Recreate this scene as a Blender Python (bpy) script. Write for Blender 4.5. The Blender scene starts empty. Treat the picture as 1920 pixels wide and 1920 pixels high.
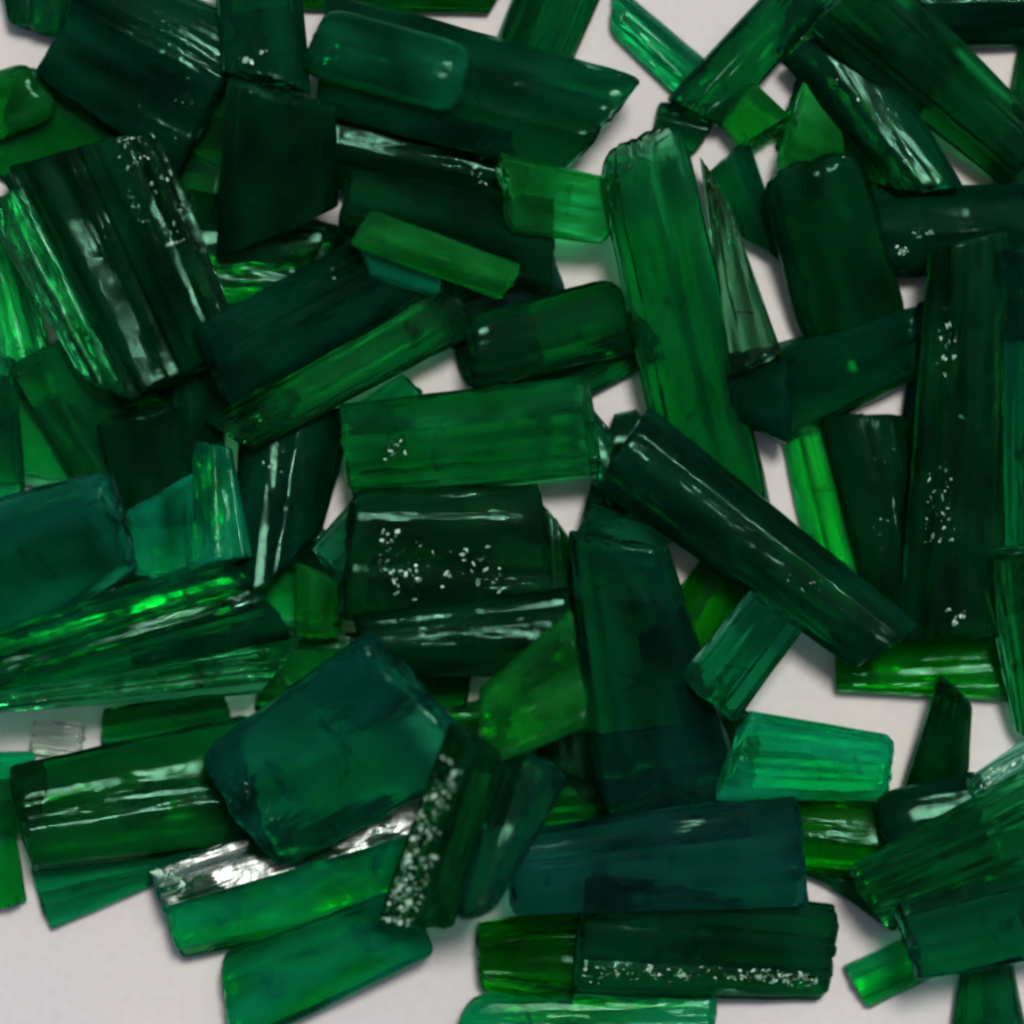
import bpy, bmesh, math, random
import numpy as np
from mathutils import Vector, Matrix, noise

# ------------------------------------------------------------------ camera, light, exposure
PX = 0.096 / 1920.0          # metres on the table per pixel of the photograph
D = 0.50                     # camera height above the table (m)
SC = bpy.context.scene
COL = SC.collection
cam_d = bpy.data.cameras.new("camera"); cam = bpy.data.objects.new("camera", cam_d); COL.objects.link(cam)
cam.location = (0, 0, D)
cam_d.sensor_width = 36; cam_d.lens = 36 * D / 0.096
cam_d.clip_start = 0.01; cam_d.clip_end = 50
cam_d.dof.use_dof = True; cam_d.dof.focus_distance = D - 0.006; cam_d.dof.aperture_fstop = 8.0
SC.camera = cam

SUN_EL, SUN_AZ = math.radians(71), math.radians(25)     # high, from the top of the picture, a little to the right
world = bpy.data.worlds.new("World"); SC.world = world; world.use_nodes = True
wn = world.node_tree.nodes; wl = world.node_tree.links
bg = wn["Background"]
sky = wn.new("ShaderNodeTexSky"); sky.sky_type = 'NISHITA'; sky.sun_disc = False
sky.sun_elevation = SUN_EL; sky.sun_rotation = SUN_AZ; sky.dust_density = 3.0; sky.air_density = 1.0
wl.new(sky.outputs[0], bg.inputs[0]); bg.inputs[1].default_value = 0.065
sun_d = bpy.data.lights.new("sun", 'SUN'); sun = bpy.data.objects.new("sun", sun_d); COL.objects.link(sun)
sun_d.energy = 2.5; sun_d.angle = math.radians(13); sun_d.color = (1.0, 0.965, 0.92)
to_sun = Vector((math.sin(SUN_AZ) * math.cos(SUN_EL), math.cos(SUN_AZ) * math.cos(SUN_EL), math.sin(SUN_EL)))
sun.rotation_euler = to_sun.to_track_quat('Z', 'Y').to_euler()
sun.location = to_sun * 2
SC.view_settings.view_transform = 'Standard'; SC.view_settings.look = 'None'
SC.view_settings.exposure = 0.32; SC.view_settings.gamma = 1.0
SC.render.engine = 'CYCLES'
cy = SC.cycles
cy.max_bounces = 18; cy.transmission_bounces = 18; cy.glossy_bounces = 10; cy.diffuse_bounces = 4
cy.transparent_max_bounces = 8; cy.caustics_refractive = True; cy.caustics_reflective = True
cy.sample_clamp_indirect = 8.0; cy.blur_glossy = 0.3
cy.use_denoising = True
try: cy.denoiser = 'OPENIMAGEDENOISE'
except Exception: pass
cy.pixel_filter_type = 'BLACKMAN_HARRIS'; cy.filter_width = 2.7

# ------------------------------------------------------------------ materials
def nodes(m):
    m.use_nodes = True; nt = m.node_tree; nt.nodes.clear(); return nt, nt.nodes, nt.links

def table_mat():
    m = bpy.data.materials.new("pale_table"); nt, N, L = nodes(m)
    out = N.new("ShaderNodeOutputMaterial"); b = N.new("ShaderNodeBsdfPrincipled"); L.new(b.outputs[0], out.inputs[0])
    tc = N.new("ShaderNodeTexCoord")
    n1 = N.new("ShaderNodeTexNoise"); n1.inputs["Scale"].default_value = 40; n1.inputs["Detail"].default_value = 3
    n2 = N.new("ShaderNodeTexNoise"); n2.inputs["Scale"].default_value = 900; n2.inputs["Detail"].default_value = 4
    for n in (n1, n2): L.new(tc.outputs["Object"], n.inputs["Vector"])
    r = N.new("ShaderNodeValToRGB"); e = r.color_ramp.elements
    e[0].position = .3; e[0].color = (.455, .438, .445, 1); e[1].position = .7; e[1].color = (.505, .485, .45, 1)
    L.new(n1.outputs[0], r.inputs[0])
    r2 = N.new("ShaderNodeValToRGB"); e = r2.color_ramp.elements
    e[0].position = .3; e[0].color = (.95, .935, .93, 1); e[1].position = .65; e[1].color = (1, 1, 1, 1)
    L.new(n2.outputs[0], r2.inputs[0])
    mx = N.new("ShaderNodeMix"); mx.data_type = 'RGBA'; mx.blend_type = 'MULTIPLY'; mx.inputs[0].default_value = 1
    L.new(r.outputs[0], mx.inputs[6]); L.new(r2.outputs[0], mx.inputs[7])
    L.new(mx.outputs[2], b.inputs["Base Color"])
    b.inputs["Roughness"].default_value = .7
    bp = N.new("ShaderNodeBump"); bp.inputs["Distance"].default_value = .0001; bp.inputs["Strength"].default_value = .4
    L.new(n2.outputs[0], bp.inputs["Height"]); L.new(bp.outputs[0], b.inputs["Normal"])
    return m

HUE = {'w': (.12, .08, .11),'f': (1.0, .45, .72), 'm': (1.0, .075, .27), 'l': (1.0, .08, .38),            # absorbed share of red, green, blue: grass green, emerald, teal, blue-teal, clear
    'y': (1.0, .22, .80), 'g': (1.0, .245, .56), 'e': (1.0, .24, .44), 't': (1.0, .27, .45), 'b': (1.0, .33, .40), 'c': (.5, .36, .45)}
BODY = {'w': (.6, .65, .6), 'f': (.12, .22, .13), 'm': (.006, .42, .22), 'l': (.016, .38, .06), 'y': (.02, .30, .02), 'g': (.008, .28, .085), 'e': (.008, .32, .15), 't': (.008, .23, .16), 'b': (.014, .15, .13), 'c': (.4, .46, .4)}

def glass_mat(name, hue, dens, rough, cloud, stri, pitted=False, seed=0, pits=.26):
    m = bpy.data.materials.new(name); nt, N, L = nodes(m)
    out = N.new("ShaderNodeOutputMaterial")
    tc = N.new("ShaderNodeTexCoord"); mp = N.new("ShaderNodeMapping")
    L.new(tc.outputs["Object"], mp.inputs[0]); mp.inputs["Location"].default_value = (seed * .0137, seed * .0071, 0)
    fr = N.new("ShaderNodeFresnel"); fr.inputs["IOR"].default_value = 2.1 if pitted else 1.17
    rf = N.new("ShaderNodeBsdfRefraction"); rf.inputs["IOR"].default_value = 1.56; rf.inputs["Color"].default_value = (.98, 1, .985, 1)
    gs = N.new("ShaderNodeBsdfGlossy"); gs.inputs["Color"].default_value = (.9, 1, .95, 1) if pitted else (.35, .95, .65, 1)
    ox = N.new("ShaderNodeMixShader")
    if pitted:
        pm = N.new("ShaderNodeMapping"); pm.inputs["Scale"].default_value = (190, 420, 420); L.new(mp.outputs[0], pm.inputs[0])
        pn = N.new("ShaderNodeTexNoise"); pn.inputs["Scale"].default_value = 1; pn.inputs["Detail"].default_value = 6; pn.inputs["Roughness"].default_value = .62
        L.new(pm.outputs[0], pn.inputs["Vector"])
        pr = N.new("ShaderNodeMapRange"); pr.inputs[1].default_value = .46; pr.inputs[2].default_value = .53; pr.inputs[3].default_value = .02; pr.inputs[4].default_value = 1
        L.new(pn.outputs[0], pr.inputs[0])
        pk = N.new("ShaderNodeMath"); pk.operation = 'MULTIPLY'; L.new(fr.outputs[0], pk.inputs[0]); L.new(pr.outputs[0], pk.inputs[1])
        L.new(pk.outputs[0], ox.inputs[0])
    else: L.new(fr.outputs[0], ox.inputs[0])
    L.new(gs.outputs[0], ox.inputs[2]); L.new(rf.outputs[0], ox.inputs[1]); L.new(gs.outputs[0], ox.inputs[2])
    ins = N.new("ShaderNodeBsdfGlass"); ins.inputs["IOR"].default_value = 1.56; ins.inputs["Color"].default_value = (.98, 1, .985, 1)
    geo = N.new("ShaderNodeNewGeometry")
    gl = N.new("ShaderNodeMixShader"); L.new(geo.outputs["Backfacing"], gl.inputs[0]); L.new(ox.outputs[0], gl.inputs[1]); L.new(ins.outputs[0], gl.inputs[2])
    # surface relief: growth lines along the prism and fine pits
    st = N.new("ShaderNodeMapping"); L.new(mp.outputs[0], st.inputs[0]); st.inputs["Scale"].default_value = (13, 1300, 1300)
    ns = N.new("ShaderNodeTexNoise"); ns.inputs["Scale"].default_value = 1.0; ns.inputs["Detail"].default_value = 4
    L.new(st.outputs[0], ns.inputs["Vector"])
    nf = N.new("ShaderNodeTexNoise"); nf.inputs["Scale"].default_value = 420; nf.inputs["Detail"].default_value = 5
    L.new(mp.outputs[0], nf.inputs["Vector"])
    b1 = N.new("ShaderNodeBump"); b1.inputs["Distance"].default_value = .00012; b1.inputs["Strength"].default_value = min(.6, stri * .2)
    L.new(ns.outputs[0], b1.inputs["Height"])
    b2 = N.new("ShaderNodeBump"); b2.inputs["Distance"].default_value = .0003; b2.inputs["Strength"].default_value = .2
    L.new(nf.outputs[0], b2.inputs["Height"])
    s2 = N.new("ShaderNodeMapping"); L.new(mp.outputs[0], s2.inputs[0]); s2.inputs["Scale"].default_value = (75, 420, 420)
    n2 = N.new("ShaderNodeTexNoise"); n2.inputs["Scale"].default_value = 1.0; n2.inputs["Detail"].default_value = 3; n2.inputs["Distortion"].default_value = .6
    L.new(s2.outputs[0], n2.inputs["Vector"])
    b0 = N.new("ShaderNodeBump"); b0.inputs["Distance"].default_value = .0007; b0.inputs["Strength"].default_value = .42
    L.new(n2.outputs[0], b0.inputs["Height"]); L.new(b1.outputs[0], b0.inputs["Normal"]); L.new(b0.outputs[0], b2.inputs["Normal"])
    last = b2
    if pitted:
        vo = N.new("ShaderNodeTexVoronoi"); vo.inputs["Scale"].default_value = 620; vo.inputs["Randomness"].default_value = 1
        wv = N.new("ShaderNodeTexNoise"); wv.inputs["Scale"].default_value = 500; wv.inputs["Detail"].default_value = 3
        L.new(mp.outputs[0], wv.inputs["Vector"])
        wm = N.new("ShaderNodeVectorMath"); wm.operation = 'MULTIPLY_ADD'; wm.inputs[1].default_value = (.002, .002, .002)
        L.new(wv.outputs["Color"], wm.inputs[0]); L.new(mp.outputs[0], wm.inputs[2]); L.new(wm.outputs[0], vo.inputs["Vector"])
        b3 = N.new("ShaderNodeBump"); b3.inputs["Distance"].default_value = .0004; b3.inputs["Strength"].default_value = pits
        L.new(vo.outputs["Distance"], b3.inputs["Height"]); L.new(b2.outputs[0], b3.inputs["Normal"]); last = b3
    for q in (fr, rf, gs, ins): L.new(last.outputs[0], q.inputs["Normal"])
    # roughness: smooth faces with frosted wear
    nr = N.new("ShaderNodeTexNoise"); nr.inputs["Scale"].default_value = 260; nr.inputs["Detail"].default_value = 3
    L.new(mp.outputs[0], nr.inputs["Vector"])
    rr = N.new("ShaderNodeMapRange"); rr.inputs[1].default_value = .42; rr.inputs[2].default_value = .72
    rr.inputs[3].default_value = rough; rr.inputs[4].default_value = rough + .08
    L.new(nr.outputs[0], rr.inputs[0]); L.new(rr.outputs[0], rf.inputs["Roughness"]); L.new(rr.outputs[0], gs.inputs["Roughness"]); L.new(rr.outputs[0], ins.inputs["Roughness"])
    # milky clouds of inclusions near the surface
    di = N.new("ShaderNodeBsdfPrincipled"); di.inputs["Base Color"].default_value = BODY[hue] + (1,)
    di.inputs["Roughness"].default_value = .5; di.inputs["Specular IOR Level"].default_value = 0
    di.inputs["Subsurface Weight"].default_value = 1.0; di.inputs["Subsurface Radius"].default_value = (.15, 1.0, .6)
    di.inputs["Subsurface Scale"].default_value = .0011
    L.new(last.outputs[0], di.inputs["Normal"])
    cm = N.new("ShaderNodeMapping"); L.new(mp.outputs[0], cm.inputs[0]); cm.inputs["Scale"].default_value = (110, 260, 260)
    nc = N.new("ShaderNodeTexNoise"); nc.inputs["Scale"].default_value = 1.0; nc.inputs["Detail"].default_value = 5
    L.new(cm.outputs[0], nc.inputs["Vector"])
    cr = N.new("ShaderNodeMapRange"); cr.inputs[1].default_value = .40; cr.inputs[2].default_value = .75
    cr.inputs[3].default_value = .015 + cloud * .04; cr.inputs[4].default_value = .06 + cloud * .25
    L.new(nc.outputs[0], cr.inputs[0])
    mx = N.new("ShaderNodeMixShader"); L.new(cr.outputs[0], mx.inputs[0]); L.new(gl.outputs[0], mx.inputs[1]); L.new(di.outputs[0], mx.inputs[2])
    L.new(mx.outputs[0], out.inputs["Surface"])
    va = N.new("ShaderNodeVolumeAbsorption"); s = HUE[hue]
    va.inputs["Color"].default_value = (1 - s[0], 1 - s[1], 1 - s[2], 1); va.inputs["Density"].default_value = dens
    L.new(va.outputs[0], out.inputs["Volume"])
    return m

def glint_mat():  # pale colour painting the glints on crystal faces
    m = bpy.data.materials.new("painted_glint"); nt, N, L = nodes(m)
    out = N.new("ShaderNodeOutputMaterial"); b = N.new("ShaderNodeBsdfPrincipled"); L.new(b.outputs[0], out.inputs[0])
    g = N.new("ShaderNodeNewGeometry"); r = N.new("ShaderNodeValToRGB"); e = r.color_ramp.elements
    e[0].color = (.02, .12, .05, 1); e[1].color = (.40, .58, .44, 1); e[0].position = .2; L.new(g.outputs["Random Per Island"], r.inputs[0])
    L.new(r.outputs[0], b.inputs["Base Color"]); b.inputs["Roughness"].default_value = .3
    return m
GLINT = glint_mat()
def fracture_mat():
    m = bpy.data.materials.new("healed_fracture"); nt, N, L = nodes(m)
    out = N.new("ShaderNodeOutputMaterial"); tr = N.new("ShaderNodeBsdfTransparent"); gs = N.new("ShaderNodeBsdfGlossy")
    gs.inputs["Roughness"].default_value = .22; gs.inputs["Color"].default_value = (.75, 1, .85, 1)
    tc = N.new("ShaderNodeTexCoord"); n = N.new("ShaderNodeTexNoise"); n.inputs["Scale"].default_value = 480; n.inputs["Detail"].default_value = 4
    L.new(tc.outputs["Object"], n.inputs["Vector"])
    r = N.new("ShaderNodeMapRange"); r.inputs[1].default_value = .42; r.inputs[2].default_value = .62; r.inputs[3].default_value = .05; r.inputs[4].default_value = .75
    L.new(n.outputs[0], r.inputs[0])
    mx = N.new("ShaderNodeMixShader"); L.new(r.outputs[0], mx.inputs[0]); L.new(tr.outputs[0], mx.inputs[1]); L.new(gs.outputs[0], mx.inputs[2])
    L.new(mx.outputs[0], out.inputs[0]); return m
FRACTURE = fracture_mat()

# ------------------------------------------------------------------ the surface
def mesh_obj(name, bm, mats, parent=None):
    me = bpy.data.meshes.new(name); bm.to_mesh(me); bm.free()
    for m in mats: me.materials.append(m)
    o = bpy.data.objects.new(name, me); COL.objects.link(o)
    if parent: o.parent = parent
    return o
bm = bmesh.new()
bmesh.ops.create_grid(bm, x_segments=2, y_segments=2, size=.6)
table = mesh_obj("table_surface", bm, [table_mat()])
table["kind"] = "structure"; table["label"] = "pale pinkish grey table surface under the crystals"

# ------------------------------------------------------------------ crystals
# cross-sections (across -1..1, height 0..1), listed round the prism
PROF = {
    'hex':  [(-1, .45), (-.87, .74), (-.46, .96), (.08, 1.0), (.52, .89), (.86, .68), (1, .40), (.6, 0), (-.62, 0)],
    'cen':  [(-1, .35), (-.82, .76), (-.35, .95), (.22, 1.0), (.34, .95), (.88, .60), (1, .3), (.7, 0), (-.8, 0)],
    'roof': [(-1, .3), (-.25, 1.0), (.12, 1.0), (1, .32), (.8, 0), (-.8, 0)],
    'left': [(-1, .25), (-.7, .72), (.25, 1.0), (.8, .92), (1, .35), (.7, 0), (-.8, 0)],
    'slab': [(-1, .35), (-.9, .86), (-.55, 1.0), (.6, .97), (.93, .8), (1, .3), (.85, 0), (-.85, 0)],
    'rnd':  [(-1, .5), (-.9, .74), (-.62, .92), (-.2, 1), (.25, .99), (.65, .9), (.91, .72), (1, .48), (.85, .2), (.5, 0), (-.5, 0), (-.85, .2)],
    'two':  [(-1, .4), (-.86, .8), (-.15, 1.0), (.0, .97), (.75, .78), (1, .3), (.7, 0), (-.7, 0)],
}
def lerp(a, b, t): return a + (b - a) * t

def profile(kind, rng, stri, flip):
    p = [(u + rng.uniform(-.05, .05) * (abs(u) < .97), z + rng.uniform(-.05, .03) * (0 < z < 1)) for u, z in PROF[kind]]
    if flip: p = [(-u, z) for u, z in reversed(p)]
    n = len(p); q = []
    for i in range(n):                       # bevel each corner
        a, b, c = Vector(p[i - 1]), Vector(p[i]), Vector(p[(i + 1) % n])
        k = .075
        q.append((b.lerp(a, k), False)); q.append(((b.lerp(a, k) + b.lerp(c, k) + b * 2) / 4, False)); q.append((b.lerp(c, k), True))
    out = []
    for i, (v, face) in enumerate(q):        # split the flats into growth ridges
        out.append((v.x, v.y))
        if face:
            w = q[(i + 1) % len(q)][0]; ln = (w - v).length; m = max(1, int(ln / .11))
            nr = Vector((-(w - v).y, (w - v).x)).normalized() if ln > 1e-5 else Vector((0, 0))
            for j in range(1, m):
                s = v.lerp(w, (j + rng.uniform(-.3, .3)) / m) + nr * rng.uniform(-1, 1) * .028 * stri
                out.append((s.x, s.y))
    return out

class Heights:
    S = 6; O = 300; NX = 2520 // 6
    def __init__(self): self.h = np.zeros((self.NX, self.NX))
    def ij(self, x, y):
        return (np.clip(((np.asarray(x) + self.O) / self.S).astype(int), 0, self.NX - 1),
                np.clip(((np.asarray(y) + self.O) / self.S).astype(int), 0, self.NX - 1))
HF = Heights()

def settle(corn, pts, h):
    """rest a prism on what lies below it: returns heights of its two ends (px)"""
    AL, AR, BR, BL = corn; n = 26
    need = []
    zu = [(u, z) for u, z in pts]
    us = np.linspace(-.85, .85, 9)
    low = np.array([min((abs(u - a) * 2 + z) for a, z in zu) for u in us]); low = np.minimum(low, .4) * h
    for i in range(n):
        t = i / (n - 1); L = AL.lerp(BL, t); R = AR.lerp(BR, t)
        x = np.array([lerp(L.x, R.x, (u + 1) / 2) for u in us]); y = np.array([lerp(L.y, R.y, (u + 1) / 2) for u in us])
        a, b = HF.ij(x, y); v = HF.h[a, b] - low
        need.append(max(0.0, float(np.quantile(v, .8))))
    hull = []
    for i, v in enumerate(need):
        q = (i / (n - 1), v)
        while len(hull) >= 2 and (hull[-1][0] - hull[-2][0]) * (q[1] - hull[-2][1]) - (hull[-1][1] - hull[-2][1]) * (q[0] - hull[-2][0]) >= 0: hull.pop()
        hull.append(q)
    for (t0, v0), (t1, v1) in zip(hull, hull[1:]):
        if t0 <= .5 <= t1: break
    sl = (v1 - v0) / (t1 - t0)
    ln = ((BL + BR) - (AL + AR)).length / 2
    mx = .30 * ln; sl = max(-mx, min(mx, sl))
    z0 = max(v - sl * (i / (n - 1)) for i, v in enumerate(need))
    return z0, z0 + sl

def top_at(pts, u):
    best = 0
    for i in range(len(pts)):
        (a, za), (b, zb) = pts[i], pts[(i + 1) % len(pts)]
        if (a - u) * (b - u) <= 0 and abs(a - b) > 1e-6: best = max(best, za + (zb - za) * (u - a) / (b - a))
    return best

COUNT = [0]
CRYSTALS = {}
def crystal(key, name, quad, label, hue='g', d=1.0, prof='hex', ratio=.68, hmax=86, rough=.025, cloud=.10, stri=1.0, flip=False,
            end=(.06, .06), slope=(0, 0), jag=(.05, .05), pit=None, pits=.16, flakes=(), bow=0.0, sink=0.0, roll=0.0, frac=None):
    COUNT[0] += 1; seed = COUNT[0]; rng = random.Random(seed * 77 + 5)
    q = [Vector(v) for v in quad]
    pts = profile(prof, rng, stri, flip)
    wid = ((q[0] - q[1]).length + (q[2] - q[3]).length) / 2
    h = min(hmax, ratio * wid)
    c0 = (q[0] + q[1] + q[2] + q[3]) / 4
    k = 1.0; view = Vector((960, 960))
    for _ in range(2):                        # real size and place: nearer things look larger
        cc = view + (c0 - view) * k
        corn = [cc + (v - c0) * k for v in q]
        za, zb = settle(corn, pts, h)
        za -= sink; zb -= sink
        k = 1 - ((za + zb) / 2 + h * .5) * PX / D
    AL, AR, BR, BL = corn
    ax = ((BL + BR) - (AL + AR)) / 2; ln = ax.length; ax = ax / ln
    yv = Vector((-ax.y, ax.x))
    loc = lambda p: Vector(((p - cc).dot(ax), (p - cc).dot(yv)))
    AL, AR, BR, BL = map(loc, (AL, AR, BR, BL))
    # rings
    bm = bmesh.new(); rings = []
    e0, e1 = end
    stations = [(0, 1 - e0 * 1.0), (e0 * .18, 1 - e0 * .42), (e0 * .5, 1 - e0 * .12), (e0, 1.0)]
    w_ln = min(.5, wid / ln)
    sts = [(t * w_ln, f) for t, f in stations]
    m = max(3, int(ln / 34))
    sts += [(lerp(e0 * w_ln, 1 - e1 * w_ln, i / (m + 1)), 1.0) for i in range(1, m + 1)]
    stations = [(0, 1 - e1 * 1.0), (e1 * .18, 1 - e1 * .42), (e1 * .5, 1 - e1 * .12), (e1, 1.0)]
    sts += [(1 - t * w_ln, f) for t, f in reversed(stations)]
    ja = [rng.uniform(-1, 1) for _ in pts]; jb = [rng.uniform(-1, 1) for _ in pts]
    sm = lambda j: [(j[i - 1] + j[i] * 2 + j[(i + 1) % len(j)]) / 4 for i in range(len(j))]
    ja, jb = sm(sm(ja)), sm(sm(jb))
    chip = set(rng.sample(range(len(pts)), max(2, len(pts) // 4)))
    for t, f in sts:
        L = AL.lerp(BL, t); R = AR.lerp(BR, t); mid = (L + R) / 2
        wv = 1 + .022 * noise.noise(Vector((t * 3.1 * ln / 200, seed * 3.7, 0)))
        hv = 1 + .05 * noise.noise(Vector((t * 2.3 * ln / 200, seed * 1.7, 4)))
        bo = bow * math.sin(math.pi * t)
        row = []
        for i, (u, z) in enumerate(pts):
            P = mid + (R - L) / 2 * u * f * wv
            zz = (.5 + (z - .5) * f) * h * hv
            if i in chip and rng.random() < .09:        # knocks along the edges
                b = rng.uniform(.02, .07); P = P.lerp(mid, b); zz = lerp(zz, .5 * h, b)
            x = P.x + (1 - t) ** 6 * (slope[0] * (z - .5) * h - ja[i] * jag[0] * wid) + t ** 6 * (slope[1] * (z - .5) * h + jb[i] * jag[1] * wid)
            row.append(bm.verts.new(((x) * PX, (P.y + bo) * PX, zz * PX)))
        rings.append(row)
    n = len(pts); facing = []
    pitf = []
    for a, b in zip(rings, rings[1:]):
        for i in range(n):
            j = (i + 1) % n
            f = bm.faces.new((a[i], a[j], b[j], b[i])); f.smooth = True
            if pit:
                uu = (pts[i][0] + pts[j][0]) / 2; zz = (pts[i][1] + pts[j][1]) / 2
                if pit[0] <= uu <= pit[1] and zz > .35: f.material_index = 1
    for row, sgn in ((rings[0], -1), (rings[-1], 1)):       # broken ends
        c = sum((v.co for v in row), Vector()) / n
        inner = []
        for v in row:
            p = v.co.lerp(c, .45); p.x += sgn * rng.uniform(-.01, .03) * wid * PX
            inner.append(bm.verts.new(p))
        cv = bm.verts.new(c + Vector((sgn * rng.uniform(.0, .03) * wid * PX, 0, 0)))
        for i in range(n):
            j = (i + 1) % n
            f1 = bm.faces.new((row[i], row[j], inner[j], inner[i])); f2 = bm.faces.new((inner[i], inner[j], cv))
            f1.smooth = f2.smooth = True
    bmesh.ops.recalc_face_normals(bm, faces=bm.faces)
    for e in bm.edges:
        if len(e.link_faces) == 2 and e.calc_face_angle(0) > math.radians(26): e.smooth = False
    dens = 1850 * d * (1 + max(0, d - .35) * .5)
    mats = [glass_mat("crystal_glass", hue, dens, rough, cloud, stri, False, seed)]
    if pit: mats.append(glass_mat("pitted_crystal_glass", hue, dens, .26, cloud * .6, stri, True, seed, pits))
    o = mesh_obj(name, bm, mats)
    W = lambda p, z: Vector(((p.x - 960) * PX, (960 - p.y) * PX, z * PX))
    # heading in the world (image y runs down)
    X = Vector((ax.x, -ax.y, 0)); pitch = (zb - za) / ln
    X = Vector((X.x, X.y, pitch)).normalized(); Y = Vector((yv.x, -yv.y, 0)); Z = X.cross(Y)
    if Z.z < 0:
        Z = -Z
    if roll:
        Rm = Matrix.Rotation(roll, 3, X); Y = Rm @ Y; Z = Rm @ Z
    # mirrored basis is avoided: flip y in the mesh when needed
    if X.cross(Y).dot(Z) < 0:
        o.data.transform(Matrix.Scale(-1, 4, Vector((0, 1, 0)))); o.data.flip_normals(); Y = -Y
        ysgn = -1
    else: ysgn = 1
    M = Matrix((X, Y, Z)).transposed().to_4x4()
    M.translation = W(cc, (za + zb) / 2)
    o.matrix_world = M
    o["label"] = label; o["category"] = "crystal"; o["group"] = "green crystals heaped on the pale surface"
    # heights for what is laid on top
    us = np.linspace(-1, 1, max(6, int(wid / 5)))
    tops = np.array([top_at(pts, max(-.98, min(.98, u))) for u in us]) * h
    for t in np.linspace(0, 1, max(6, int(ln / 4))):
        L = corn[0].lerp(corn[3], t); R = corn[1].lerp(corn[2], t)
        x = (L.x + R.x) / 2 + (R.x - L.x) / 2 * us; y = (L.y + R.y) / 2 + (R.y - L.y) / 2 * us
        a, b = HF.ij(x, y); HF.h[a, b] = np.maximum(HF.h[a, b], tops + lerp(za, zb, t))
    # cracks inside the glass
    for q in range(frac if frac is not None else 1 + int(ln / 150)):
        bm = bmesh.new(); t = rng.uniform(.12, .88); Lp = AL.lerp(BL, t); Rp = AR.lerp(BR, t); mid = (Lp + Rp) / 2
        ww = (Rp - Lp).length / 2; a1 = ww * rng.uniform(.3, .62); a2 = h * rng.uniform(.18, .34)
        tilt = rng.uniform(-1.1, 1.1); yaw = rng.uniform(-.7, .7); ctr = Vector((mid.x, -(mid.y), h * .48))
        n1 = 11; vs = [bm.verts.new(ctr * PX)]
        ring = []
        for a in range(n1):
            an = a * 6.283 / n1; rr = rng.uniform(.7, 1.0)
            p = Vector((0, math.cos(an) * a1 * rr, math.sin(an) * a2 * rr))
            p.x = math.tan(tilt) * p.z + math.tan(yaw) * p.y + rng.uniform(-.06, .06) * ww
            lim = ln * min(t, 1 - t) * .8; p.x = max(-lim, min(lim, p.x))
            ring.append(bm.verts.new((ctr + p) * PX))
        for a in range(n1):
            f = bm.faces.new((vs[0], ring[a], ring[(a + 1) % n1])); f.smooth = True
        mesh_obj("internal_fracture", bm, [FRACTURE], o)
    if flakes:  # small pale chips standing in for glints, brightness put into their colour
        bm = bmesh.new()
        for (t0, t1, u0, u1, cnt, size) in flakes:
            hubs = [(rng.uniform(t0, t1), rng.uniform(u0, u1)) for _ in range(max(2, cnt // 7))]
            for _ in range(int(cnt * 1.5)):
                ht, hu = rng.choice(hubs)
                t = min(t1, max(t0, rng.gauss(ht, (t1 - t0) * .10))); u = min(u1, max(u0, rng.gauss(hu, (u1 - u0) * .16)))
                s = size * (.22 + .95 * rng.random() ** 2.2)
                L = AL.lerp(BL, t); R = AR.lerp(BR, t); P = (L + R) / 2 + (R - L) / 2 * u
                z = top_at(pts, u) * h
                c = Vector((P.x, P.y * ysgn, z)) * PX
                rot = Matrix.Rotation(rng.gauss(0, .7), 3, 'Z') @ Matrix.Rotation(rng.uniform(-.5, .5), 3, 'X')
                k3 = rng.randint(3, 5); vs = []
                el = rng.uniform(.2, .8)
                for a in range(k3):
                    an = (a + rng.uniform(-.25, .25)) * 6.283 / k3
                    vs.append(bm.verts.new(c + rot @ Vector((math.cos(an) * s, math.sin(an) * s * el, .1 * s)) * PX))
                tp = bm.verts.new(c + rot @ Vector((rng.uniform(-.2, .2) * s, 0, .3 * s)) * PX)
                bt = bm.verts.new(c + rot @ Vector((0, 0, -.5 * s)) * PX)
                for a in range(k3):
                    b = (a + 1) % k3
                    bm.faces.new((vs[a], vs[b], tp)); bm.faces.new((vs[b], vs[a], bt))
        fo = mesh_obj("painted_glints", bm, [GLINT], o); fo["kind"] = "stuff"
    CRYSTALS[key] = o
    return o
Y, G, E, T, B = 'bright_green_crystal', 'green_crystal', 'emerald_crystal', 'teal_crystal', 'dark_green_crystal'
A = crystal
# ---- lying on the table, mostly covered
A('f1', B, [(250,60),(300,330),(560,300),(520,20)], "nearly black crystal deep under the striated upright crystals, beside the tiny white gap", 'g', 1.2, 'slab', .35, hmax=34)
A('f2', B, [(56,122),(-28,321),(336,513),(436,324)], "dark crystal under the speckled slab, showing below the round green end", 'g', 1.2, 'slab', .35, hmax=34)
A('f3', B, [(350,351),(315,476),(602,593),(651,424)], "very dark crystal under the speckled slope, ending at the small white triangle", 'g', 1.2, 'slab', .35, hmax=34)
A('f4', B, [(250,640),(230,800),(409,897),(430,720)], "dark crystal at the foot of the big ribbed slab", 'g', 1.1, 'slab', .35, hmax=34)
A('f5', B, [(640,200),(600,330),(900,420),(930,290)], "black green crystal in the hollow below the long blunt crystal", 'g', 1.3, 'slab', .35, hmax=34)
A('f6', G, [(527,453),(560,560),(850,470),(816,386)], "dark crystal beneath the thin bright rod", 'g', 1.0, 'hex', .4, hmax=34)
A('f7', B, [(430,880),(420,1030),(600,1090),(619,998)], "dark crystal lying low beside the sliver of white gap", 'g', 1.1, 'slab', .3, hmax=34)
A('f8', B, [(700,1030),(680,1150),(1000,1200),(1020,1060)], "dark crystal beneath the speckled crystal in the middle", 'g', 1.0, 'slab', .35, hmax=34)
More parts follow.
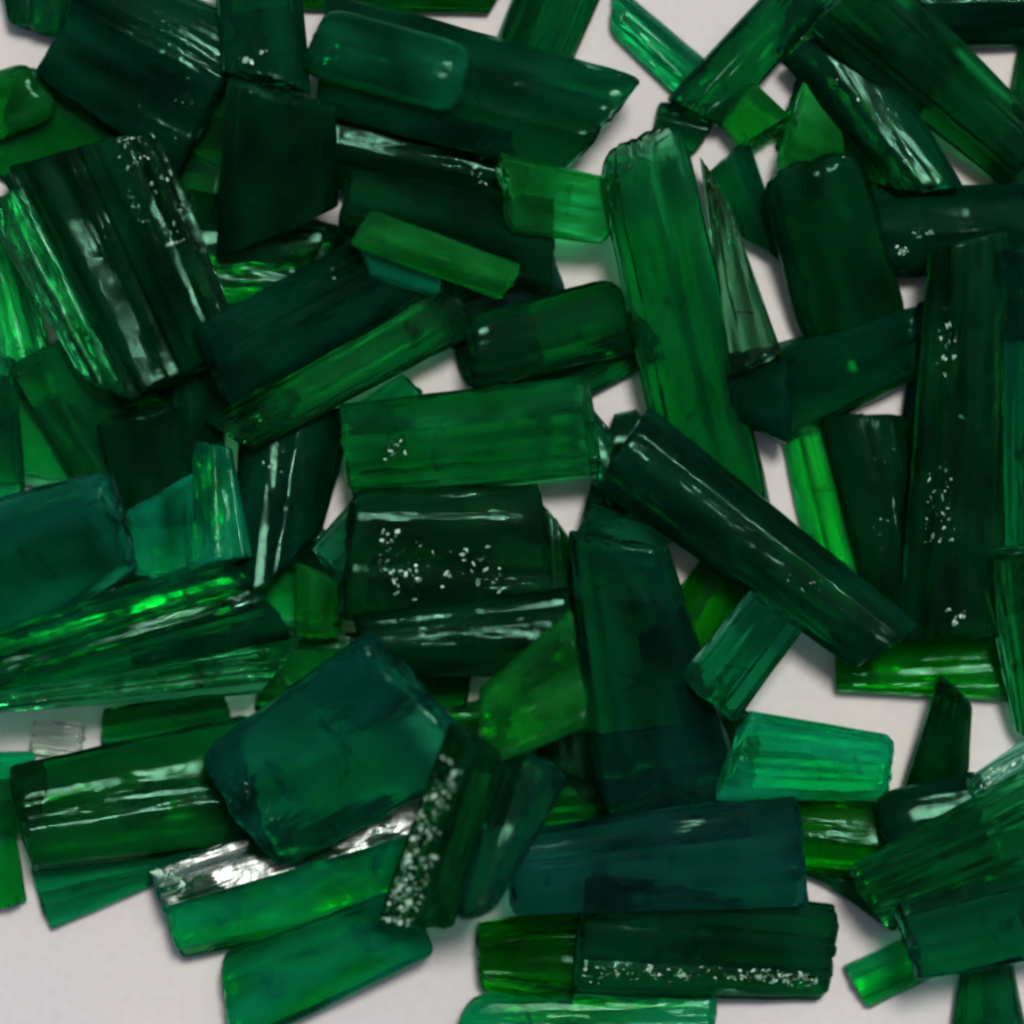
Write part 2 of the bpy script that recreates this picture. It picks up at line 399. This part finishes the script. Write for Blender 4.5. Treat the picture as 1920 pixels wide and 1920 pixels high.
A('f9', B, [(980,1390),(950,1570),(1393,1554),(1416,1331)], "dark crystal under the grey ended prism", 'g', 1.1, 'slab', .35, hmax=34)
A('f10', B, [(1742,400),(1745,600),(1930,640),(1940,450)], "dark crystal under the speckled ribbed prisms near the small grey gap", 'g', 1.2, 'slab', .35, hmax=34)
A('f11', B, [(1690,798),(1700,1150),(1900,1150),(1887,813)], "dark crystal deep below the ribbed prisms", 'g', 1.2, 'slab', .3, hmax=34)
A('f12', G, [(218,1076),(232,1178),(648,1174),(605,1011)], "mid green crystal below the upright bright strip", 'g', .9, 'hex', .4, hmax=34)
A('f13', B, [(515,1175),(480,1332),(748,1341),(735,1191)], "dark crystal below the big teal slab, by the small white gap", 'g', 1.1, 'slab', .35, hmax=34)
A('f14', B, [(1486,-24),(1451,110),(1728,239),(1768,102)], "dark crystal under the two long slanting prisms", 'g', 1.1, 'slab', .35, hmax=34)
A('f15', G, [(-60,690),(-48,902),(179,929),(240,770)], "green crystal under the jagged bright face", 'g', .9, 'hex', .4, hmax=34)
A('f16', B, [(1485,1634),(1536,1649),(1672,1748),(1748,1626)], "dark crystal edge wedged above the small teal block", 'e', 1.1, 'slab', .45, hmax=34)
A('f17', B, [(836,589),(876,726),(1020,688),(964,524)], "black crystal beside the square white gap", 'g', 1.3, 'hex', .5, hmax=34)
A('f18', B, [(1237,191),(1225,248),(1298,292),(1362,194)], "blackened stub below the meeting point of two slanting crystals", 'e', 1.4, 'rnd', .4, hmax=34)
A('f24', B, [(1513,112),(1455,278),(1673,361),(1656,122)], "dark crystal behind the bright green tip", 'g', 1.0, 'slab', .35, hmax=34)
A('f25', B, [(369,423),(408,586),(565,555),(610,425)], "dark crystal between the ribbed slab's foot and the small white triangle", 'g', 1.1, 'slab', .35, hmax=34)
A('f26', B, [(1271,1278),(1300,1420),(1390,1400),(1400,1330)], "dark crystal behind the brilliant emerald block's end", 'g', 1.1, 'slab', .35, hmax=34)
# ---- first layer
A('c1', T, [(-12,-62),(182,-73),(116,69),(15,39)], "teal crystal with a pale grey rim at the picture's corner", 't', .75, 'slab', .5, rough=.08, end=(.1,.2))
A('c2', G, [(-132,172),(-116,311),(117,217),(58,113)], "bright green crystal with a rounded end below the corner gap", 'l', 1.1, 'rnd', .6, rough=.05, cloud=1.0, end=(.1,.3))
A('c3a', B, [(186,-75),(70,151),(330,340),(476,36)], "dark broad slab with faint scratches above the speckled slope", 'e', 1.35, 'slab', .4, stri=2, flakes=[(.1,.9,-.7,.7,26,4)])
A('c42', G, [(981,-62),(1143,-40),(1075,115),(916,110)], "green upright crystal with a light left edge above the blunt crystal", 'e', .75, 'two', .5)
A('c43', B, [(514,-66),(569,19),(917,26),(958,-58)], "dark green crystal cut by the upper border, by a thin white gap", 'g', 1.0, 'hex', .5)
A('c44', T, [(1152,-34),(1145,62),(1267,183),(1340,124)], "short teal crystal with a rounded end sloping down to the fork", 'e', .68, 'left', .5, cloud=.22, end=(.25,.06))
A('c46', Y, [(1426,161),(1341,226),(1404,292),(1498,235)], "small bright green cube between two white gaps", 'l', 1.1, 'slab', .7, rough=.05, cloud=1.3)
A('c49', T, [(1403,254),(1321,327),(1385,437),(1487,495)], "dark teal crystal tucked behind the big centre prism's blunt top", 'e', 1.0, 'hex', .5)
A('c59', B, [(1910,82),(1990,70),(1975,433),(1862,342)], "dark crystal at the border beside the upper white triangle", 'e', 1.1, 'slab', .4)
A('c60', B, [(1615,349),(1685,524),(1977,503),(1964,343)], "dark crystal with bright specks below the wedge shaped gap", 'e', 1.25, 'hex', .45, flakes=[(.0,.35,-.2,.5,16,7)])
A('c6', G, [(-66,387),(13,374),(97,662),(16,735)], "green crystal with a pale glinting edge beside the slender bright one", 'g', .6, 'two', .5, stri=1.6)
A('c7', T, [(-90,640),(30,674),(50,956),(-60,960)], "teal crystal with a bright straight edge at the border", 'e', .6, 'hex', .5)
A('c8', G, [(11,688),(172,605),(300,850),(176,971)], "green crystal with a light jagged face and greyish end", 'g', .62, 'left', .5, cloud=0.6)
A('c74', B, [(290,520),(472,592),(434,795),(335,922)], "very dark crystal standing between the ribbed slab and the diagonals", 'g', 1.1, 'slab', .45, stri=2)
A('c75', B, [(179,786),(342,747),(380,970),(230,975)], "black green lump above the turquoise patch", 'g', 1.1, 'rnd', .5)
A('c12', T, [(448,782),(666,777),(605,999),(421,1195)], "dark upright crystal with a teal shoulder beside the white sliver", 'e', 1.2, 'hex', .45, stri=1.6, flakes=[(.05,.4,-.5,.4,10,4)])
A('c10', T, [(236,955),(362,880),(364,1077),(245,1065)], "small pale chip with a turquoise patch beside the bright strip", 'm', 0.9, 'two', .5, rough=.05, cloud=1.2)
A('c11', Y, [(360,831),(433,845),(473,1048),(339,1076)], "upright bright green strip beside the black gap", 'm', 1.3, 'two', .6, flip=True, cloud=1.2)
A('c14', Y, [(555,1051),(648,1092),(636,1191),(550,1189)], "small bright green splinter near the white speck", 'l', 1.2, 'roof', .6, cloud=.9)
A('c31', G, [(1007,937),(1072,1013),(1148,1487),(1005,1430)], "long ribbed green prism beside the bright yellow green block", 'g', 1.1, 'hex', .45, stri=2, flakes=[(.3,.8,-.6,.6,18,4)])
A('c79', B, [(1156,776),(1088,995),(1308,961),(1189,767)], "dark crystal under the foot of the big centre prism", 'g', 1.0, 'slab', .4)
A('c64b', G, [(1322,1038),(1411,1102),(1341,1269),(1185,1212)], "rough mid green piece above the thin pale edge", 'y', .7, 'hex', .5, cloud=.3)
A('c61', G, [(1567,1212),(1570,1299),(1898,1318),(1855,1172)], "grass green block with light bands above the dark post", 'l', 1.4, 'left', .5, cloud=0.5)
A('c62', B, [(1760,1254),(1824,1315),(1817,1496),(1686,1498)], "dark upright post under the grass green block", 'g', 1.1, 'rnd', .6)
A('c65', G, [(1485,1490),(1493,1639),(1655,1661),(1671,1504)], "mid green piece under the bright emerald block", 'y', 0.8, 'hex', .45)
A('c19', T, [(57,1627),(98,1743),(303,1653),(311,1597)], "flat teal crystal jutting out over the bare table", 'e', .72, 'slab', .42, cloud=.2)
A('c69', T, [(1582,1810),(1631,1893),(1757,1831),(1697,1758)], "small teal block at the edge of the bare table", 'm', 1.4, 'two', .5, cloud=0.8)
A('c70', G, [(1800,1813),(1897,1794),(1940,1988),(1770,2015)], "upright green crystal cut off by the lower border", 'e', .7, 'hex', .5)
A('cc', 'clear_crystal', [(66,1348),(58,1412),(148,1424),(160,1354)], "small colourless clear crystal beside the pale gap", 'w', .1, 'rnd', .7, rough=.02, cloud=.0, jag=(.1,.1), end=(.2,.2), frac=0)
A('c16', E, [(-66,1410),(-60,1472),(54,1464),(69,1408)], "small bright emerald piece under the pale gap at the border", 'm', 1.0, 'two', .6, cloud=1.0)
A('c18', Y, [(-80,1500),(21,1503),(50,1687),(-51,1718)], "bright green crystal at the border beside a thin white sliver", 'm', 1.3, 'left', .55)
A('c25', G, [(895,1728),(903,1856),(1070,1888),(1090,1698)], "short green crystal with fine parallel ribs", 'y', .75, 'hex', .45, stri=3)
A('c27', E, [(882,1862),(836,1979),(1335,1997),(1341,1850)], "bright emerald crystal with a dark rounded end on the lower border", 'm', 1.4, 'left', .5, cloud=0.8, end=(.35,.1))
A('c14b', E, [(659,936),(711,993),(646,1112),(578,1033)], "small emerald sliver under the pointed white gap", 'e', .5, 'roof', .5)
A('c78', B, [(1014,423),(1066,567),(848,655),(826,507)], "black stub between the bright rod's end and the four pointed gap", 'b', 1.2, 'slab', .35)
A('f19', T, [(1093,743),(1112,906),(1144,954),(1145,806)], "small teal stub with a white spark beside the angular gap", 'e', .9, 'hex', .4, flakes=[(.3,.5,-.2,.4,2,7)], hmax=34)
A('c79c', T, [(1105,942),(1072,1007),(1230,1034),(1283,997)], "teal piece pinched at the head of the grey ended prism", 'e', .8, 'hex', .35)
A('c55b', B, [(1718,571),(1769,547),(1785,817),(1691,785)], "black wedge beside the tall flecked prism", 'b', 1.2, 'hex', .4)
A('f20', B, [(720,1160),(740,1330),(868,1332),(877,1232)], "black green crystal wedged beside the little white square", 'g', 1.1, 'slab', .35, hmax=34)
A('f21', B, [(848,1320),(840,1420),(960,1430),(939,1306)], "dark crystal under the head of the chequered strip", 'g', 1.0, 'slab', .35, hmax=34)
A('f22', B, [(-40,1460),(-59,1560),(63,1566),(84,1456)], "dark crystal at the border under the small emerald piece", 'g', 1.0, 'slab', .4, hmax=34)
A('f23', G, [(196,1328),(189,1403),(436,1365),(414,1284)], "dark green splinter behind the colourless crystal", 'g', .9, 'hex', .4, hmax=34)
# ---- second layer
A('c41', B, [(597,181),(590,350),(983,406),(960,240)], "dark crystal with a few sparks between the blunt crystal and the black one", 'g', 1.4, 'hex', .45, flakes=[(.7,.95,-.6,.4,16,6)])
A('c3', B, [(398,-44),(561,-66),(588,196),(417,149)], "dark upright crystal with fine scratches beside the small white triangle", 'e', 1.0, 'hex', .4, stri=2.5, flakes=[(.75,.9,-.6,.3,4,7)])
A('c72', B, [(425,136),(631,196),(634,377),(400,477)], "nearly black broad crystal above the small white triangle", 'g', 1.5, 'slab', .35)
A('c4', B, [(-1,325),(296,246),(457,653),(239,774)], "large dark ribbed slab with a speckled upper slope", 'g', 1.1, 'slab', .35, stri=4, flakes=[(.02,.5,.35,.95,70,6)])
A('c5', Y, [(-33,400),(50,338),(248,752),(155,709)], "slender bright green crystal along the ribbed slab", 'g', .45, 'roof', .6)
A('c36a', B, [(352,624),(420,770),(838,540),(714,414)], "dark diagonal crystal with a soft teal spot", 'e', 1.25, 'hex', .42, stri=1.5, flakes=[(.5,.95,-.6,.3,16,4)])
A('c38', B, [(639,315),(626,437),(1028,557),(1024,364)], "black green crystal above the thin bright rod", 'g', 1.5, 'two', .45)
A('c36b', G, [(379,788),(476,843),(893,626),(836,511)], "long diagonal green crystal ending in a bright spot", 'g', 0.65, 'hex', .42, stri=1.5)
A('c77', T, [(620,790),(700,830),(798,752),(750,702)], "small teal end beside the square white gap", 'e', 0.9, 'hex', .5)
A('c37b', E, [(664,452),(690,520),(817,558),(823,496)], "short emerald splinter under the bright rod", 'm', 1.2, 'two', .5, cloud=1.2)
A('c39', Y, [(920,285),(948,436),(1124,458),(1160,335)], "bright grass green block with parallel bands beside the centre prism", 'l', 0.6, 'hex', .5, stri=1, cloud=1.3)
A('c35b', T, [(926,726),(1086,757),(1255,665),(1190,590)], "teal crystal with two white sparks above the angular gap", 'e', .85, 'hex', .45)
A('c35', G, [(871,596),(874,736),(1255,647),(1137,519)], "leaf shaped green crystal tapering towards the square gap", 'g', .8, 'rnd', .45, cloud=.2, end=(.1,.25))
A('c34', G, [(634,756),(664,936),(1126,899),(1103,703)], "green crystal with cloudy emerald patches at its broken end", 'g', .62, 'two', .42, cloud=0.6, stri=2, flakes=[(.15,.35,-.2,.5,14,6)])
A('c32', G, [(663,914),(629,1162),(1034,1205),(1003,900)], "dark green crystal strewn with pale glints in the middle of the pile", 'g', 1.0, 'slab', .3, flakes=[(.15,.75,-.35,.6,60,7)])
A('c33', B, [(659,1153),(701,1269),(1041,1270),(1065,1100)], "black crystal with tiny sparks above the yellow green block", 'g', 1.3, 'hex', .45, flakes=[(.75,.98,-.7,.7,14,5),(.05,.3,-.2,.7,7,5)])
A('c30', T, [(1064,995),(1256,1029),(1390,1453),(1115,1500)], "broad upright prism with a smooth grey end face and teal middle", 't', 0.7, 'slab', .4, slope=(0,.8))
A('c9', T, [(-95,952),(-86,1303),(277,1064),(208,877)], "large blue teal crystal leaning in from the border", 't', 0.65, 'left', .4, cloud=0.5)
A('c15a', G, [(-67,1201),(-69,1339),(553,1197),(409,1037)], "long green crystal with pale growth lines below the blue teal one", 'e', .8, 'hex', .45, stri=3)
A('c17', G, [(12,1435),(58,1636),(498,1589),(458,1340)], "stout green crystal with a dark lower flank over the flat teal one", 'g', 0.75, 'left', .45, cloud=.2)
A('c15b', G, [(-63,1307),(-77,1340),(485,1303),(570,1190)], "narrow green crystal with white glinting lines above the clear crystal", 'g', .6, 'roof', .5, stri=3, cloud=.2)
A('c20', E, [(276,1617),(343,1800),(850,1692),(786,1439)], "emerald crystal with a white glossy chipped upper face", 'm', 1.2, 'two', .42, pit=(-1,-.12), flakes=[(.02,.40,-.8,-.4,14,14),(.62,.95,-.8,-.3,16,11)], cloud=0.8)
A('c24', E, [(419,1781),(438,1978),(820,1789),(768,1655)], "wide emerald crystal lying over the bare table", 'm', 1.35, 'hex', .5, cloud=0.8, end=(.2,.12))
A('c66', B, [(1635,1488),(1664,1602),(1840,1590),(1838,1440)], "dark rounded stone with a teal crest beside the emerald block", 'e', 1.1, 'rnd', .7, end=(.4,.3))
A('c53', Y, [(1465,815),(1551,782),(1640,1103),(1507,1018)], "bright grass green sliver beside the thin white gap", 'l', 0.75, 'roof', .5, cloud=1.0)
A('c54', B, [(1532,781),(1718,781),(1790,1170),(1629,1159)], "dark slab with a faint pale edge beside the bright sliver", 'g', 1.3, 'hex', .4, flakes=[(.1,.8,-.4,.6,14,4)])
A('c47', Y, [(1502,150),(1450,315),(1568,323),(1565,225)], "bright green tip rising beside the white gap", 'l', 1.2, 'roof', .5, cloud=1.4)
A('c57b', B, [(1467,115),(1618,23),(1808,355),(1683,364)], "big dark rounded prism slanting above the wedge gap", 'e', 1.0, 'rnd', .42, flakes=[(.2,.9,-.5,.5,12,4)])
A('c58', B, [(1700,-80),(1711,92),(1979,86),(1990,-80)], "black crystal in the upper corner above the white triangle", 'e', 1.3, 'hex', .5)
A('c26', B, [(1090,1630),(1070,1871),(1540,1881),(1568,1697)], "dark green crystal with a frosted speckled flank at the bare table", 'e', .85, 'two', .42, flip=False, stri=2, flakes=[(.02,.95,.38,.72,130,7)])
# ---- third layer
A('c40', B, [(622,-21),(600,222),(1053,331),(1212,147)], "long dark crystal with a blunt slanting tip at the large gap", 'e', 0.75, 'slab', .42, end=(.15,.12), hmax=110)
A('c40a', T, [(621,12),(561,137),(854,220),(885,85)], "rounded teal crystal with soft highlights lying on the long blunt one", 'e', 0.65, 'rnd', .45, rough=.05, cloud=.55, end=(.3,.3), hmax=110)
A('c45', G, [(1477,-62),(1593,-30),(1350,243),(1249,186)], "dark slanting crystal meeting the short teal one at a fork", 'e', 1.0, 'two', .45, hmax=110)
A('c37', Y, [(688,392),(647,457),(934,559),(974,492)], "thin bright green rod lying across the dark crystals", 'l', 0.85, 'rnd', .7, rough=.05, cloud=1.2, hmax=110)
A('c48', G, [(1415,320),(1607,261),(1709,605),(1502,634)], "broad smooth green crystal beside the long slot of bare table", 'g', 1.0, 'rnd', .4, cloud=.18, end=(.3,.25), hmax=110)
A('c57a', G, [(1509,61),(1639,-85),(1961,224),(1890,352)], "long mid green prism with a pale ridge running to the border", 'g', 1.0, 'roof', .45, stri=2, cloud=.2, hmax=110)
A('c52', T, [(1452,642),(1487,830),(1720,709),(1721,572)], "dark teal crystal bridging above the thin white gap", 'e', 1.0, 'two', .5, hmax=110)
A('c52b', B, [(1368,662),(1395,797),(1488,839),(1497,652)], "black stub with a grey end beside the centre prism", 'e', 1.5, 'hex', .5, hmax=110)
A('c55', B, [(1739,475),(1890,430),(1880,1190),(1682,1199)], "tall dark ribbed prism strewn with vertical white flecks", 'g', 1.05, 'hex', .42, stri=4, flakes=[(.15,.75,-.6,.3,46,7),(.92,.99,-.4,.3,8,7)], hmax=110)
A('c56', T, [(1850,470),(2000,450),(1990,1010),(1862,1050)], "dark teal prism along the border beside the flecked one", 't', 0.7, 'hex', .45, hmax=110)
A('c56b', B, [(1813,1026),(1990,1000),(1978,1400),(1905,1371)], "dark pointed prism at the border beside the grass green block", 'g', 1.0, 'roof', .4, hmax=110)
A('c50b', G, [(1313,288),(1382,417),(1469,674),(1367,716)], "grey green frosted prism along the long slot of bare table", 'f', 0.5, 'two', .45, cloud=.1, rough=.05, hmax=110)
A('c50', G, [(1117,323),(1282,247),(1463,995),(1263,997)], "large centre prism with a bright blunt top and grey frosted side", 'g', 0.6, 'cen', .42, cloud=0.35, end=(.2,.05), slope=(.9,0), hmax=110, jag=(.02,.02), frac=3)
A('c51', B, [(1221,762),(1118,916),(1597,1253),(1730,1174)], "long dark crystal crossing the foot of the centre prism", 'e', 1.2, 'hex', .42, hmax=110, flakes=[(.5,.9,-.6,.2,10,4)])
A('c64', G, [(1405,1105),(1512,1177),(1381,1355),(1275,1265)], "green crystal with a bright striped ridge above the emerald block", 'e', .72, 'roof', .45, stri=2.5, hmax=110)
A('c28', T, [(947,1558),(950,1715),(1511,1709),(1487,1476)], "long slate blue topped crystal above the speckled flank", 'b', 0.55, 'slab', .45, hmax=110, cloud=.45)
A('c63', E, [(1392,1329),(1323,1498),(1655,1504),(1673,1379)], "brilliant emerald block with a black upper edge", 'm', 0.75, 'hex', .42, rough=.08, cloud=1.2, stri=1.5, end=(.06,.1), hmax=110)
A('c71', G, [(1802,1463),(1824,1504),(1970,1440),(1982,1347)], "grey green frosted crystal at the border beside the striped one", 'e', .4, 'two', .4, stri=2, flakes=[(.0,1,-.6,.5,40,6)], hmax=110)
A('c67', G, [(1596,1625),(1666,1736),(1990,1640),(2000,1390)], "green crystal with bright parallel streaks near the lower corner", 'g', .5, 'hex', .42, stri=5, cloud=.25, hmax=110)
A('c68', T, [(1659,1694),(1704,1835),(2008,1789),(1990,1590)], "broad dark teal crystal over the small teal block", 't', 0.7, 'slab', .38, hmax=110)
A('c22b', T, [(925,1395),(1071,1458),(923,1721),(846,1737)], "dark teal crystal with a rounded foot beside the white chequered strip", 't', .9, 'rnd', .5, end=(.1,.3), hmax=110)
A('c23', Y, [(901,1289),(901,1444),(1103,1363),(1065,1140)], "bright yellow green block beside the little white square", 'l', 0.85, 'slab', .5, rough=.05, cloud=.8, hmax=110)
A('c21', T, [(380,1406),(540,1629),(923,1420),(708,1168)], "big smooth teal slab with a frosted broken end", 't', 0.42, 'slab', .38, cloud=0.5, end=(.15,.15), rough=.05, hmax=110, flakes=[(.05,.2,-.8,.8,14,4)])
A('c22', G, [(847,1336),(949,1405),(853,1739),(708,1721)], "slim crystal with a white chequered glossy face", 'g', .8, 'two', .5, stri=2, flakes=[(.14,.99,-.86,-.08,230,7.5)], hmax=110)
